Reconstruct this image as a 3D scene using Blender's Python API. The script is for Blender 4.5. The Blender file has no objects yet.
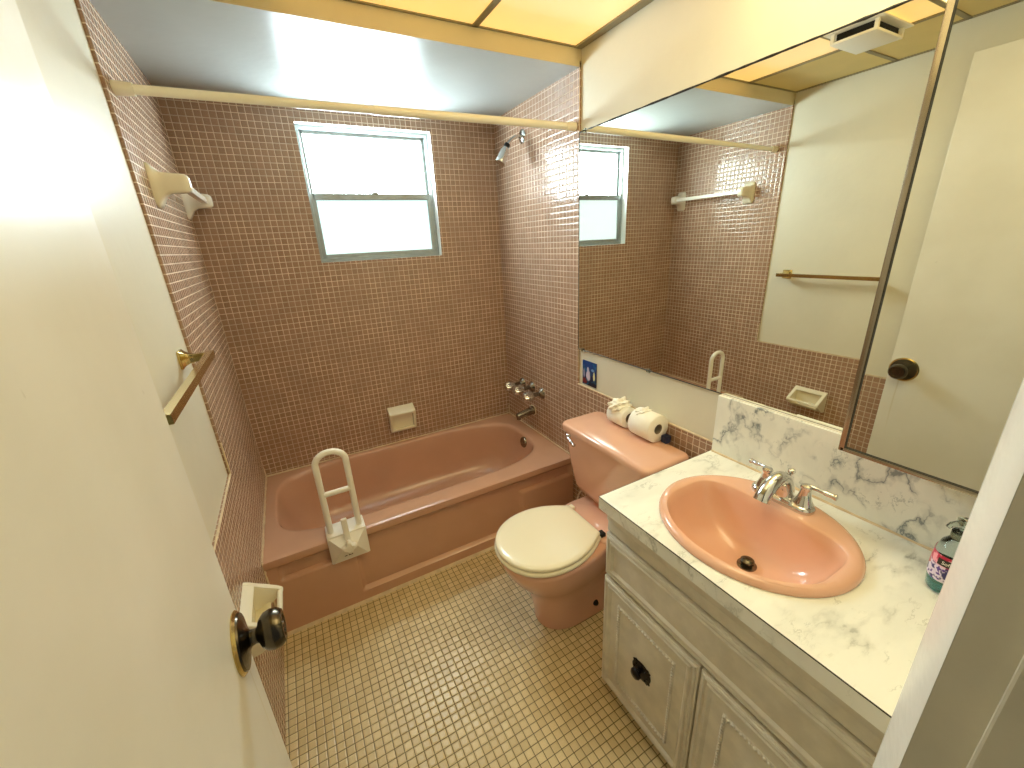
import bpy, bmesh, math, random
from mathutils import Vector, Matrix
random.seed(4)
PI = math.pi
sc = bpy.context.scene
COL = sc.collection

# ------------------------------------------------------------------ room numbers (metres)
W = 1.52          # left wall (x=0) to right wall
D = 2.3666        # window wall
ZS = 2.1774       # soffit over the tub
ZF = 2.2419       # luminous ceiling
YT = 1.5803       # front edge of the tub-alcove tile
RIM = 0.3785      # tub rim
TUBY = 1.622      # tub apron
ZC = 0.7963       # counter top
XC = 0.9932       # counter front
YC = 0.795        # counter end
YF = 0.08         # inner face of the front wall

# ------------------------------------------------------------------ node helpers
def lin(c):
    out = []
    for v in c:
        v = v / 255.0
        out.append(v / 12.92 if v <= 0.04045 else ((v + 0.055) / 1.055) ** 2.4)
    return (out[0], out[1], out[2], 1.0)

class NT:
    def __init__(self, name):
        self.m = bpy.data.materials.new(name)
        self.m.use_nodes = True
        self.t = self.m.node_tree
        self.b = self.t.nodes['Principled BSDF']
        self.out = self.t.nodes['Material Output']
    def n(self, typ, **kw):
        nd = self.t.nodes.new(typ)
        for k, v in kw.items():
            setattr(nd, k, v)
        return nd
    def l(self, a, b):
        self.t.links.new(a, b)
    def put(self, sock, v):
        if hasattr(v, 'is_linked') or isinstance(v, bpy.types.NodeSocket):
            self.l(v, sock)
        else:
            sock.default_value = v
    def math(self, op, a, b=0.0, c=0.0, clamp=False):
        nd = self.n('ShaderNodeMath', operation=op, use_clamp=clamp)
        self.put(nd.inputs[0], a); self.put(nd.inputs[1], b); self.put(nd.inputs[2], c)
        return nd.outputs[0]
    def mix(self, f, a, b, blend='MIX'):
        nd = self.n('ShaderNodeMix', data_type='RGBA', blend_type=blend)
        self.put(nd.inputs[0], f); self.put(nd.inputs[6], a); self.put(nd.inputs[7], b)
        return nd.outputs[2]
    def smooth(self, x, lo, hi):
        nd = self.n('ShaderNodeMapRange', interpolation_type='SMOOTHSTEP')
        self.put(nd.inputs[0], x)
        nd.inputs[1].default_value = lo; nd.inputs[2].default_value = hi
        nd.inputs[3].default_value = 0.0; nd.inputs[4].default_value = 1.0
        return nd.outputs[0]
    def pos(self):
        return self.n('ShaderNodeNewGeometry').outputs['Position']
    def obj(self):
        return self.n('ShaderNodeTexCoord').outputs['Object']
    def noise(self, vec, scale, detail=2.0, rough=0.5):
        nd = self.n('ShaderNodeTexNoise')
        self.l(vec, nd.inputs['Vector'])
        nd.inputs['Scale'].default_value = scale
        nd.inputs['Detail'].default_value = detail
        nd.inputs['Roughness'].default_value = rough
        return nd.outputs['Fac']
    def bump(self, h, strength=1.0, dist=1.0):
        nd = self.n('ShaderNodeBump')
        nd.inputs['Strength'].default_value = strength
        nd.inputs['Distance'].default_value = dist
        self.l(h, nd.inputs['Height'])
        self.l(nd.outputs[0], self.b.inputs['Normal'])

def plain(name, rgb, rough=0.5, metal=0.0, spec=0.5, coat=0.0, var=0.0, vscale=6.0, bump=0.0, bscale=60.0):
    k = NT(name)
    col = lin(rgb)
    k.b.inputs['Base Color'].default_value = col
    k.b.inputs['Roughness'].default_value = rough
    k.b.inputs['Metallic'].default_value = metal
    k.b.inputs['Specular IOR Level'].default_value = spec
    k.b.inputs['Coat Weight'].default_value = coat
    k.b.inputs['Coat Roughness'].default_value = 0.08
    if var > 0 or bump > 0:
        p = k.obj()
        if var > 0:
            f = k.noise(p, vscale, 4.0)
            d = tuple(c * (1.0 - var) for c in col[:3]) + (1.0,)
            k.l(k.mix(k.smooth(f, 0.3, 0.7), d, col), k.b.inputs['Base Color'])
        if bump > 0:
            k.bump(k.math('MULTIPLY', k.noise(p, bscale, 2.0), bump))
    return k.m

def tile_mat(name, ax, cols, grout, pitch, off, g0, g1, rough, dome, tilt, speck=0.25, gr_rough=0.7, patch=None):
    """square mosaic on the plane of the two axes ax"""
    k = NT(name)
    sep = k.n('ShaderNodeSeparateXYZ'); k.l(k.pos(), sep.inputs[0])
    u = k.math('DIVIDE', k.math('SUBTRACT', sep.outputs[ax[0]], off[0]), pitch)
    v = k.math('DIVIDE', k.math('SUBTRACT', sep.outputs[ax[1]], off[1]), pitch)
    fu = k.math('SUBTRACT', k.math('FRACT', u), 0.5)
    fv = k.math('SUBTRACT', k.math('FRACT', v), 0.5)
    m = k.math('MAXIMUM', k.math('ABSOLUTE', fu), k.math('ABSOLUTE', fv))
    g = k.smooth(m, g0, g1)                       # 1 in the joints
    cell = k.n('ShaderNodeCombineXYZ')
    k.l(k.math('FLOOR', u), cell.inputs[0]); k.l(k.math('FLOOR', v), cell.inputs[1])
    wn = k.n('ShaderNodeTexWhiteNoise', noise_dimensions='3D'); k.l(cell.outputs[0], wn.inputs['Vector'])
    r = wn.outputs['Value']
    rs = k.n('ShaderNodeSeparateColor'); k.l(wn.outputs['Color'], rs.inputs[0])
    a = k.mix(r, lin(cols[0]), lin(cols[1]))
    sp = k.noise(k.pos(), 330.0, 3.0, 0.7)
    sp = k.smooth(sp, 0.42, 0.62)
    a = k.mix(k.math('MULTIPLY', sp, speck), a, lin(cols[2]))
    gcol = lin(grout)
    gn = k.noise(k.pos(), 9.0, 3.0)
    gd = tuple(c * 0.72 for c in gcol[:3]) + (1.0,)
    gc = k.mix(k.smooth(gn, 0.35, 0.65), gd, gcol)
    c = k.mix(g, a, gc)
    k.l(c, k.b.inputs['Base Color'])
    k.l(k.math('ADD', k.math('MULTIPLY', g, gr_rough - rough), rough), k.b.inputs['Roughness'])
    h = k.math('MULTIPLY', k.smooth(m, g1, 0.3), dome)
    tu = k.math('MULTIPLY', k.math('SUBTRACT', rs.outputs[0], 0.5), fu)
    tv = k.math('MULTIPLY', k.math('SUBTRACT', rs.outputs[1], 0.5), fv)
    t = k.math('MULTIPLY', k.math('ADD', tu, tv), tilt)
    h = k.math('ADD', h, k.math('MULTIPLY', t, k.math('SUBTRACT', 1.0, g)))
    k.bump(h, 1.0, 1.0)
    return k.m

def marble_mat(name, base, vein, lo=.38, hi=.60, amt=.85):
    k = NT(name)
    p = k.pos()
    mp = k.n('ShaderNodeMapping'); k.l(p, mp.inputs[0])
    mp.inputs['Rotation'].default_value = (0.62, 0.25, 0.85)
    mp.inputs['Scale'].default_value = (1.0, 2.6, 1.9)
    warp = k.n('ShaderNodeTexNoise'); k.l(mp.outputs[0], warp.inputs['Vector'])
    warp.inputs['Scale'].default_value = 9.0; warp.inputs['Detail'].default_value = 5.0; warp.inputs['Roughness'].default_value = .6
    add = k.n('ShaderNodeVectorMath', operation='MULTIPLY_ADD')
    k.l(warp.outputs['Color'], add.inputs[0]); add.inputs[1].default_value = (0.14, 0.14, 0.14); k.l(mp.outputs[0], add.inputs[2])
    n1 = k.noise(add.outputs[0], 4.2, 3.0, 0.5)
    ridge = k.math('ABSOLUTE', k.math('SUBTRACT', n1, 0.5))
    fine = k.math('SUBTRACT', 1.0, k.smooth(ridge, 0.0, 0.018))
    soft = k.math('SUBTRACT', 1.0, k.smooth(ridge, 0.0, 0.075))
    msk = k.smooth(k.noise(p, 6.5, 3.0, .6), lo, hi)
    v1 = k.math('MULTIPLY', k.math('ADD', k.math('MULTIPLY', fine, .6), k.math('MULTIPLY', soft, .55)), msk, clamp=True)
    n2 = k.noise(add.outputs[0], 9.0, 4.0, 0.6)
    r2 = k.math('ABSOLUTE', k.math('SUBTRACT', n2, 0.52))
    v2 = k.math('MULTIPLY', k.math('SUBTRACT', 1.0, k.smooth(r2, 0.0, 0.022)), k.smooth(k.noise(p, 15.0, 2.0), 0.50, 0.68))
    v = k.math('MAXIMUM', v1, k.math('MULTIPLY', v2, 0.55), clamp=True)
    cloud = k.smooth(k.noise(add.outputs[0], 3.2, 4.0), 0.35, 0.75)
    b2 = tuple(c * 0.88 for c in lin(base)[:3]) + (1.0,)
    c = k.mix(cloud, lin(base), b2)
    k.l(k.mix(k.math('MULTIPLY', v, amt), c, lin(vein)), k.b.inputs['Base Color'])
    k.b.inputs['Roughness'].default_value = 0.3
    return k.m

def emit_mat(name, rgb, strength, var=0.0):
    k = NT(name)
    c = lin(rgb)
    k.b.inputs['Base Color'].default_value = (0.6, 0.6, 0.6, 1)
    k.b.inputs['Roughness'].default_value = 0.35
    k.b.inputs['Emission Color'].default_value = c
    k.b.inputs['Emission Strength'].default_value = strength
    if var:
        f = k.smooth(k.noise(k.obj(), 3.0, 3.0), 0.3, 0.7)
        d = (c[0] * (1 - var * .4), c[1] * (1 - var), c[2] * (1 - var), 1)
        k.l(k.mix(f, d, c), k.b.inputs['Emission Color'])
    return k.m

# ------------------------------------------------------------------ mesh helpers
def box(bm, x0, x1, y0, y1, z0, z1, mi=0, bev=0.0, seg=2):
    b2 = bmesh.new()
    bmesh.ops.create_cube(b2, size=1.0)
    for v in b2.verts:
        v.co = Vector(((x0 + x1) / 2 + v.co.x * (x1 - x0), (y0 + y1) / 2 + v.co.y * (y1 - y0), (z0 + z1) / 2 + v.co.z * (z1 - z0)))
    if bev > 0:
        bmesh.ops.bevel(b2, geom=list(b2.edges), offset=bev, segments=seg, affect='EDGES', profile=0.5)
    merge(bm, b2, mi)

def merge(bm, b2, mi=0, mat=None):
    vm = {}
    for v in b2.verts:
        vm[v] = bm.verts.new(mat @ v.co if mat else v.co)
    for f in b2.faces:
        try:
            nf = bm.faces.new([vm[v] for v in f.verts]); nf.material_index = mi
        except ValueError:
            pass
    b2.free()

def loft(bm, loops, cap0=False, cap1=False, closed=True, mi=0):
    rows = [[bm.verts.new(p) for p in lp] for lp in loops]
    n = len(rows[0])
    for a, b in zip(rows, rows[1:]):
        for i in range(n if closed else n - 1):
            j = (i + 1) % n
            try:
                f = bm.faces.new((a[i], a[j], b[j], b[i])); f.material_index = mi
            except ValueError:
                pass
    if cap0: bm.faces.new(list(reversed(rows[0]))).material_index = mi
    if cap1: bm.faces.new(rows[-1]).material_index = mi
    return rows

def tube(bm, pts, r, n=12, caps=True, mi=0):
    pts = [Vector(p) for p in pts]
    loops = []
    up = None
    for i, p in enumerate(pts):
        t = (pts[min(i + 1, len(pts) - 1)] - pts[max(i - 1, 0)]).normalized()
        if up is None:
            up = Vector((0, 0, 1)) if abs(t.z) < 0.9 else Vector((0, 1, 0))
        s = t.cross(up).normalized(); up = s.cross(t).normalized()
        rr = r[i] if isinstance(r, (list, tuple)) else r
        loops.append([p + (s * math.cos(2 * PI * k / n) + up * math.sin(2 * PI * k / n)) * rr for k in range(n)])
    loft(bm, loops, caps, caps, mi=mi)

def lathe(bm, prof, origin, axis, n=32, mi=0, cap0=True, cap1=True):
    """prof: (radius, distance along axis)"""
    ax = Vector(axis).normalized()
    up = Vector((0, 0, 1)) if abs(ax.z) < 0.9 else Vector((1, 0, 0))
    s = ax.cross(up).normalized(); u = s.cross(ax).normalized()
    o = Vector(origin)
    loops = []
    for r, h in prof:
        loops.append([o + ax * h + (s * math.cos(2 * PI * k / n) + u * math.sin(2 * PI * k / n)) * max(r, 1e-5) for k in range(n)])
    loft(bm, loops, cap0, cap1, mi=mi)

def spline(ctrl, n=8):
    """Catmull-Rom through ctrl"""
    P = [Vector(c) for c in ctrl]
    P = [P[0] * 2 - P[1]] + P + [P[-1] * 2 - P[-2]]
    out = []
    for i in range(1, len(P) - 2):
        for k in range(n):
            t = k / n
            a, b, c, d = P[i - 1], P[i], P[i + 1], P[i + 2]
            out.append(0.5 * ((2 * b) + (c - a) * t + (2 * a - 5 * b + 4 * c - d) * t * t + (3 * b - a - 3 * c + d) * t ** 3))
    out.append(P[-2])
    return out

def rrect(cx, cy, hx, hy, r, z, n=6):
    pts = []
    for qx, qy, a0 in ((1, 1, 0), (-1, 1, 90), (-1, -1, 180), (1, -1, 270)):
        for k in range(n + 1):
            a = math.radians(a0 + 90 * k / n)
            pts.append(Vector((cx + qx * (hx - r) + r * math.cos(a), cy + qy * (hy - r) + r * math.sin(a), z)))
    return pts

def obj(name, bm, mats, parent=None, smooth=None, subsurf=0):
    bmesh.ops.remove_doubles(bm, verts=bm.verts, dist=1e-6)
    bmesh.ops.recalc_face_normals(bm, faces=bm.faces)
    me = bpy.data.meshes.new(name)
    bm.to_mesh(me); bm.free()
    for m in (mats if isinstance(mats, (list, tuple)) else [mats]):
        me.materials.append(m)
    o = bpy.data.objects.new(name, me)
    COL.objects.link(o)
    if parent is not None:
        o.parent = parent
        pw = parent.location.copy()
        q = parent
        while q.parent is not None:
            q = q.parent; pw = pw + q.location
        o.location = (0, 0, 0)
        me.transform(Matrix.Translation(-pw))
    if smooth is not None:
        me.polygons.foreach_set('use_smooth', [True] * len(me.polygons))
        if smooth < 179:
            me.set_sharp_from_angle(angle=math.radians(smooth))
    if subsurf:
        md = o.modifiers.new('sub', 'SUBSURF'); md.levels = subsurf; md.render_levels = subsurf
    return o

def thing(name, label, cat, loc, group=None):
    o = bpy.data.objects.new(name, None); COL.objects.link(o)
    o.location = loc; o.empty_display_size = 0.05
    o['label'] = label; o['category'] = cat; o['kind'] = 'thing'
    if group: o['group'] = group
    return o

def tag(o, label, cat, group=None, kind='thing'):
    o['label'] = label; o['category'] = cat; o['kind'] = kind
    if group: o['group'] = group
    return o

def struct(name, bm, mats, label, cat, smooth=None):
    o = obj(name, bm, mats, None, smooth)
    return tag(o, label, cat, None, 'structure')

def copy_tree(o, parent=None):
    c = o.copy(); COL.objects.link(c)
    if parent is not None: c.parent = parent
    for ch in list(o.children):
        copy_tree(ch, c)
    return c

B = bmesh.new

# ------------------------------------------------------------------ materials
WT = [(152, 118, 94), (168, 132, 108), (210, 180, 154)]
GROUT = (232, 210, 184)
P_ = 0.0273
M = {}
M['tile_back'] = tile_mat('mosaic back', (0, 2), WT, GROUT, P_, (0, 0.01), .425, .465, .2, .0006, .0008)
M['tile_side'] = tile_mat('mosaic side', (1, 2), WT, GROUT, P_, (0.0097, 0.01), .425, .465, .16, .0006, .0009)
M['tile_floor'] = tile_mat('floor mosaic', (0, 1), [(212, 190, 142), (230, 210, 164), (196, 172, 124)], (92, 76, 44), P_, (0.009, 0.005), .445, .478, .3, .0010, .0008, .3, .8)
M['plaster'] = plain('cream wall paint', (224, 218, 196), .38, var=.06, vscale=3, bump=.0012, bscale=25)
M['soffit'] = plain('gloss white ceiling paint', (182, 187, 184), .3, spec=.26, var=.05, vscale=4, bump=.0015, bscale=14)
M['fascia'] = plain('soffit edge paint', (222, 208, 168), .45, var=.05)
M['door'] = plain('gloss cream door paint', (240, 232, 210), .23, var=.05, vscale=2.5, bump=.0008, bscale=18)
M['jamb'] = plain('shade-toned white door frame', (206, 202, 186), .3, var=.08, vscale=8, bump=.001, bscale=40)  # white paint greyed, puts the jamb's shade into its colour
M['casing'] = plain('light-lifted casing paint', (250, 251, 248), .22, bump=.0008, bscale=40)  # whiter than the jamb, window light on the slope put into the colour
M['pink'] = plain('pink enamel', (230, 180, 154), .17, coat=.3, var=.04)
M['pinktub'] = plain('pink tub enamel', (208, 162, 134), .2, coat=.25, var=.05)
M['seat'] = plain('ivory toilet seat', (250, 242, 214), .2, coat=.3)
M['ceramic'] = plain('cream glazed ceramic', (242, 234, 208), .2, coat=.3, var=.05)
M['whitec'] = plain('white glazed ceramic', (236, 230, 216), .2, coat=.3)
M['caulk'] = plain('aged caulk', (226, 204, 168), .6, var=.2, vscale=30)
M['chrome'] = plain('chrome', (214, 214, 212), .1, 1.0)
M['agedchrome'] = plain('dull chrome', (150, 140, 126), .2, 1.0, var=.3, vscale=40)
M['alu'] = plain('window aluminium', (158, 164, 162), .4, .6, var=.12, vscale=30)
M['brass'] = plain('polished brass', (212, 188, 124), .17, 1.0)
M['bronze'] = plain('dark antique bronze', (96, 88, 74), .22, 1.0, var=.3, vscale=60)
M['ironpull'] = plain('black iron', (26, 22, 24), .35, .6)
M['black'] = plain('black plastic', (18, 17, 16), .4)
M['dark'] = plain('dark hollow', (14, 12, 10), .8)
M['cab'] = plain('antique white cabinet paint', (222, 215, 198), .38, var=.14, vscale=20, bump=.0006, bscale=60)
M['marble'] = marble_mat('grey veined marble laminate', (240, 241, 232), (104, 116, 122))
M['marble_top'] = marble_mat('pale marble laminate', (245, 246, 238), (134, 138, 126), .46, .70, .7)
M['rod'] = plain('ivory shower rod', (247, 242, 222), .16)
M['plastic'] = plain('white plastic', (246, 243, 232), .35)
M['paper'] = plain('toilet paper', (250, 246, 232), .9, spec=.1, bump=.0006, bscale=150)
M['card'] = plain('cardboard core', (150, 136, 116), .9)
M['navy'] = plain('navy box', (22, 32, 66), .5)
M['grid'] = plain('ceiling grid metal', (150, 138, 104), .5, .2)
M['panel_off'] = plain('yellowed opaque ceiling panel', (226, 202, 128), .5, var=.06)
M['panel_on'] = emit_mat('yellowed luminous ceiling panel', (252, 200, 94), .57, .14)
M['panel_hot'] = emit_mat('boosted luminous ceiling panel', (255, 238, 182), 4.3, .05)  # panel out of direct view, glow raised to add room light
M['panel_mid'] = emit_mat('boosted warm ceiling panel', (255, 232, 160), 1.35, .05)  # also out of direct view, glow raised less, as extra room light
M['pane_top'] = emit_mat('bright frosted pane', (228, 248, 255), 27.0)
M['pane_low'] = emit_mat('cool frosted pane', (214, 248, 250), .61)
M['frame_dark'] = plain('bronzed cabinet frame', (160, 150, 134), .25, .9)
M['edge'] = plain('blackened mirror edge', (30, 28, 24), .5)
M['sill'] = plain('white window reveal', (238, 240, 236), .4)
m_ = NT('mirror silver')
m_.b.inputs['Base Color'].default_value = (.87, .88, .80, 1); m_.b.inputs['Metallic'].default_value = 1.0; m_.b.inputs['Roughness'].default_value = 0.008
M['mirror'] = m_.m
def glassy(name, rgb, rough=.05):
    k = NT(name)
    k.b.inputs['Base Color'].default_value = lin(rgb); k.b.inputs['Roughness'].default_value = rough
    k.b.inputs['Transmission Weight'].default_value = 1.0; k.b.inputs['IOR'].default_value = 1.3
    return k.m
M['clear'] = glassy('clear plastic', (222, 234, 232))
M['soap'] = glassy('teal liquid soap', (120, 190, 196))

# ------------------------------------------------------------------ SETTING
bm = B(); box(bm, -.15, W + .15, -.5, D + .2, -.06, 0)
struct('floor', bm, M['tile_floor'], 'cream square mosaic tile floor with dark grout lines', 'floor')

# back wall with window opening and reveal
WL, WR, WB, WTP = .487, 1.136, 1.47, 2.0962
bm = B()
for (x0, x1, z0, z1) in ((-.12, W + .12, -.05, WB), (-.12, W + .12, WTP, 2.4), (-.12, WL, WB, WTP), (WR, W + .12, WB, WTP)):
    box(bm, x0, x1, D, D + .14, z0, z1)
for f in bm.faces:
    c = f.calc_center_median()
    if D + .01 < c.y < D + .13 and WL - .2 < c.x < WR + .2 and WB - .01 < c.z < WTP + .01: f.material_index = 1
struct('wall_back', bm, [M['tile_back'], M['sill']], 'pinkish brown mosaic tiled wall holding the window above the tub', 'wall')

# left wall: tile alcove + wainscot + plaster
ZWL = .806
bm = B()
box(bm, -.12, -.008, -.3, D + .14, -.05, 2.4, 0)
box(bm, -.0085, 0, YT, D, 0, ZS + .02, 1)
box(bm, -.0085, 0, YF, YT, 0, ZWL, 1)
struct('wall_left', bm, [M['plaster'], M['tile_side']], 'left wall with mosaic tub surround, tile wainscot and cream plaster', 'wall')
# right wall
ZWR = .818
bm = B()
box(bm, W + .008, W + .12, -.3, D + .14, -.05, 2.4, 0)
box(bm, W, W + .0085, YT, D, 0, ZS + .02, 1)
box(bm, W, W + .0085, YF, YT, 0, ZWR, 1)
struct('wall_right', bm, [M['plaster'], M['tile_side']], 'right wall with mosaic shower end, tile wainscot and cream plaster over the mirror', 'wall')
# front wall with the door opening
bm = B()
box(bm, -.12, .07, -.04, YF, -.05, 2.4); box(bm, .860, W + .12, -.04, YF, -.05, 2.4); box(bm, .07, .860, -.04, YF, 2.122, 2.4)
struct('wall_front', bm, M['plaster'], 'painted front wall with the doorway opening', 'wall')
# ceilings
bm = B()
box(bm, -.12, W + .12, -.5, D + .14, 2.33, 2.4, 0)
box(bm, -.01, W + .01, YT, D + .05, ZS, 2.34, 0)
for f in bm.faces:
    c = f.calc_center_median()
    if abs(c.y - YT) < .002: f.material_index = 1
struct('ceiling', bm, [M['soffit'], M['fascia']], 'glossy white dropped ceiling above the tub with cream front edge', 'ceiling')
# ceiling grid
bm = B()
for x in (.425, 1.06):
    box(bm, x - .011, x + .011, YF, YT, ZF - .004, ZF + .03)
box(bm, W - .028, W + .007, YF, YT, ZF - .005, ZF + .03)
box(bm, -.007, .012, YF, YT, ZF - .003, ZF + .03)
box(bm, -.007, W + .007, YT - .009, YT, ZF - .004, ZF + .03)
for y in (.82, 1.13):
    box(bm, 0, W, y - .009, y + .009, ZF - .003, ZF + .03)
box(bm, 0, W, YF, YF + .02, ZF - .003, ZF + .03)
struct('trim_1', bm, M['grid'], 'thin metal grid bars holding the yellow ceiling panels', 'trim')
# ceiling panels
ys = ((YF + .02, .811), (.829, 1.121), (1.139, YT - .009))
xs = ((.012, .414, 'off'), (.436, 1.049, 'on'), (1.071, W - .028, 'on'))
lab = {(2, 1): 'glowing yellow ceiling panel beside the soffit, left of the grid bar', (2, 2): 'glowing yellow ceiling panel beside the soffit, against the mirror wall',
       (1, 1): 'glowing yellow ceiling panel holding the vent box', (1, 2): 'glowing yellow ceiling panel between vent box and mirror wall',
       (0, 1): 'glowing yellow ceiling panel nearest the doorway, middle of the ceiling', (0, 2): 'boosted glowing ceiling panel above the medicine cabinet',
       (2, 0): 'dull unlit yellow panel at the soffit, reflected in mirror', (1, 0): 'dull unlit yellow panel beside vent box, reflected in mirror', (0, 0): 'dull unlit yellow panel above the open door'}
for j, (y0, y1) in enumerate(ys):
    for i, (x0, x1, kd) in enumerate(xs):
        bm = B(); box(bm, x0, x1, y0, y1, ZF, ZF + .006)
        if kd == 'off':
            o = obj('ceiling_tile', bm, M['panel_off']); tag(o, lab[(j, i)], 'ceiling panel', 'unlit ceiling panels')
        else:
            o = obj('ceiling_light_panel', bm, (M['panel_hot'] if i == 2 else M['panel_mid']) if j == 0 else M['panel_on']); tag(o, lab[(j, i)], 'ceiling light', 'lit ceiling panels')

# caulk beads
bm = B()
def bead(bm, a, b, r=.005, n=40):
    a, b = Vector(a), Vector(b)
    pts = [a.lerp(b, k / n) for k in range(n + 1)]
    tube(bm, pts, [r * (.75 + .5 * random.random()) for _ in pts], 8)
bead(bm, (0, TUBY, RIM + .001), (0, D, RIM + .001), .006)
bead(bm, (0, TUBY - .002, RIM), (0, TUBY - .008, 0), .006)
bead(bm, (0, D, RIM), (W, D, RIM), .005)
bead(bm, (W, TUBY, RIM), (W, D, RIM), .005)
bead(bm, (0, D, RIM), (0, D, RIM + .05), .004)
bead(bm, (W, D, RIM), (W, D, RIM + .06), .005)
struct('trim_2', bm, M['caulk'], 'pale caulk bead along the tub edges', 'trim', 60)
bm = B()
loft(bm, [[Vector((x, TUBY - .022, .0005)), Vector((x, TUBY - .006, .014)), Vector((x, TUBY + .004, .0005))] for x in (0, W)], True, True)
struct('trim_3', bm, M['caulk'], 'yellowed strip along the foot of the tub', 'trim')
bm = B()
bead(bm, (.0, YT, ZWL), (.0, YT, ZWL + .12), .003); bead(bm, (.0, YT, ZWL), (.0, YF, ZWL), .003)
bead(bm, (W, YT, ZWR + .03), (W, YT, ZS), .0018)
bead(bm, (W, YT + .0, ZWR), (W, .8, ZWR), .004)
struct('trim_4', bm, M['caulk'], 'rounded grout edge finishing the mosaic tile', 'trim', 60)

# door frame on the right of the camera + stop
bm = B()
XJ, YJ = .80, .06
prof = [(XJ, -.04), (XJ, .0555), (XJ + .058, .0555), (XJ + .058, -.04)]
loft(bm, [[Vector((x, y, z)) for x, y in prof] for z in (0, 2.12)], True, True)
box(bm, XJ - .011, XJ + .01, -.03, .0165, 0, 2.1, 0, .003)
box(bm, .07, .101, -.04, YF - .03, 0, 2.12); box(bm, .07, XJ + .09, -.04, YF - .02, 2.105, 2.14)
fr = struct('door_2', bm, M['jamb'], 'shade-toned white door frame at the right edge of the doorway', 'door frame')
bm = B(); box(bm, XJ - .0016, XJ + .002, .024, .0585, .845, .902, 0, .001)
obj('strike_plate', bm, M['agedchrome'], fr)

bm = B()
prof = [(XJ + .0002, .0558), (XJ + .002, .0578), (XJ + .046, .0808), (XJ + .051, .0822), (XJ + .064, .082), (XJ + .064, YF + .0003), (XJ + .0595, YF + .0003), (XJ + .0595, .0558)]
loft(bm, [[Vector((x, y, z)) for x, y in prof] for z in (0, 2.12)], True, True)
struct('trim_5', bm, M['casing'], 'light-lifted white sloped door casing on the right of the doorway', 'trim', 30)

# window
win = thing('window_1', 'aluminium framed two pane window with frosted glass above the tub', 'window', ((WL + WR) / 2, D + .05, WB))
win['kind'] = 'structure'
y0, y1 = D + .045, D + .085
def frame(bm, x0, x1, z0, z1, ya, yb, w, bev=.003, wb=None):
    wb = wb or w
    box(bm, x0, x0 + w, ya, yb, z0, z1, 0, bev); box(bm, x1 - w, x1, ya, yb, z0, z1, 0, bev)
    box(bm, x0 + w * .5, x1 - w * .5, ya, yb, z0, z0 + wb, 0, bev); box(bm, x0 + w * .5, x1 - w * .5, ya, yb, z1 - w, z1, 0, bev)
bm = B(); frame(bm, WL, WR, WB, WTP, y0, y1 + .03, .016, .003, .02); obj('frame', bm, M['alu'], win)
s1 = B(); frame(s1, WL + .012, WR - .012, 1.775, WTP - .012, y0 + .03, y0 + .055, .02); s1o = obj('upper_sash', s1, M['alu'], win)
s2 = B(); frame(s2, WL + .010, WR - .010, WB + .012, 1.80, y0 + .004, y0 + .028, .026); box(s2, WL + .03, WR - .03, y0 - .002, y0 + .012, 1.768, 1.80, 0, .003)
s2o = obj('lower_sash', s2, M['alu'], win)
bm = B(); box(bm, WL + .03, WR - .03, y0 + .04, y0 + .045, 1.79, WTP - .03); obj('pane', bm, M['pane_top'], s1o)
bm = B(); box(bm, WL + .034, WR - .034, y0 + .014, y0 + .019, WB + .036, 1.78); obj('pane', bm, M['pane_low'], s2o)
bm = B(); box(bm, .80, .83, y0 - .008, y0 + .006, 1.797, 1.806, 0, .002); obj('latch', bm, M['alu'], win)

# ------------------------------------------------------------------ DOOR (open against the left wall)
hx, hy, ex, ey = .1195, .045, .1035, .747
ang = math.atan2(ey - hy, ex - hx)
door = bpy.data.objects.new('door_1', None)
bm = B(); box(bm, 0, math.hypot(ex - hx, ey - hy), 0, .036, .008, 2.095, 0, .0015)
k = NT('door paint with drip')
k.b.inputs['Roughness'].default_value = .3
pz = k.n('ShaderNodeSeparateXYZ'); k.l(k.obj(), pz.inputs[0])
dxm = k.math('SUBTRACT', 1.0, k.smooth(k.math('ABSOLUTE', k.math('SUBTRACT', pz.outputs[0], k.math('ADD', .655, k.math('MULTIPLY', k.noise(k.obj(), 14.0), .006)))), .0012, .004))
dz = k.math('MULTIPLY', k.math('MULTIPLY', k.math('LESS_THAN', pz.outputs[2], .845), k.smooth(pz.outputs[2], .55, .75)), dxm)
vn = k.smooth(k.noise(k.obj(), 3.0, 4.0), .3, .7)
cc = k.mix(vn, lin((222, 218, 204)), lin((232, 229, 218)))
chip = k.smooth(k.noise(k.obj(), 38.0, 2.0), .755, .79)
cc = k.mix(k.math('MULTIPLY', dz, .28), cc, lin((190, 172, 96)))
cc = k.mix(chip, cc, lin((214, 210, 196)))
k.l(cc, k.b.inputs['Base Color'])
k.bump(k.math('MULTIPLY', k.noise(k.obj(), 16.0, 2.0), .0010))
dl = obj('door_1', bm, k.m)
dl.location = (hx, hy, 0); dl.rotation_euler = (0, 0, ang)
tag(dl, 'open cream painted flush door standing along the left wall', 'door', None, 'structure')
def local(o, name, bm, mats, smooth=None):
    bmesh.ops.recalc_face_normals(bm, faces=bm.faces)
    me = bpy.data.meshes.new(name); bm.to_mesh(me); bm.free()
    for m in (mats if isinstance(mats, (list, tuple)) else [mats]): me.materials.append(m)
    c = bpy.data.objects.new(name, me); COL.objects.link(c); c.parent = o
    if smooth:
        me.polygons.foreach_set('use_smooth', [True] * len(me.polygons)); me.set_sharp_from_angle(angle=math.radians(smooth))
    return c
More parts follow.
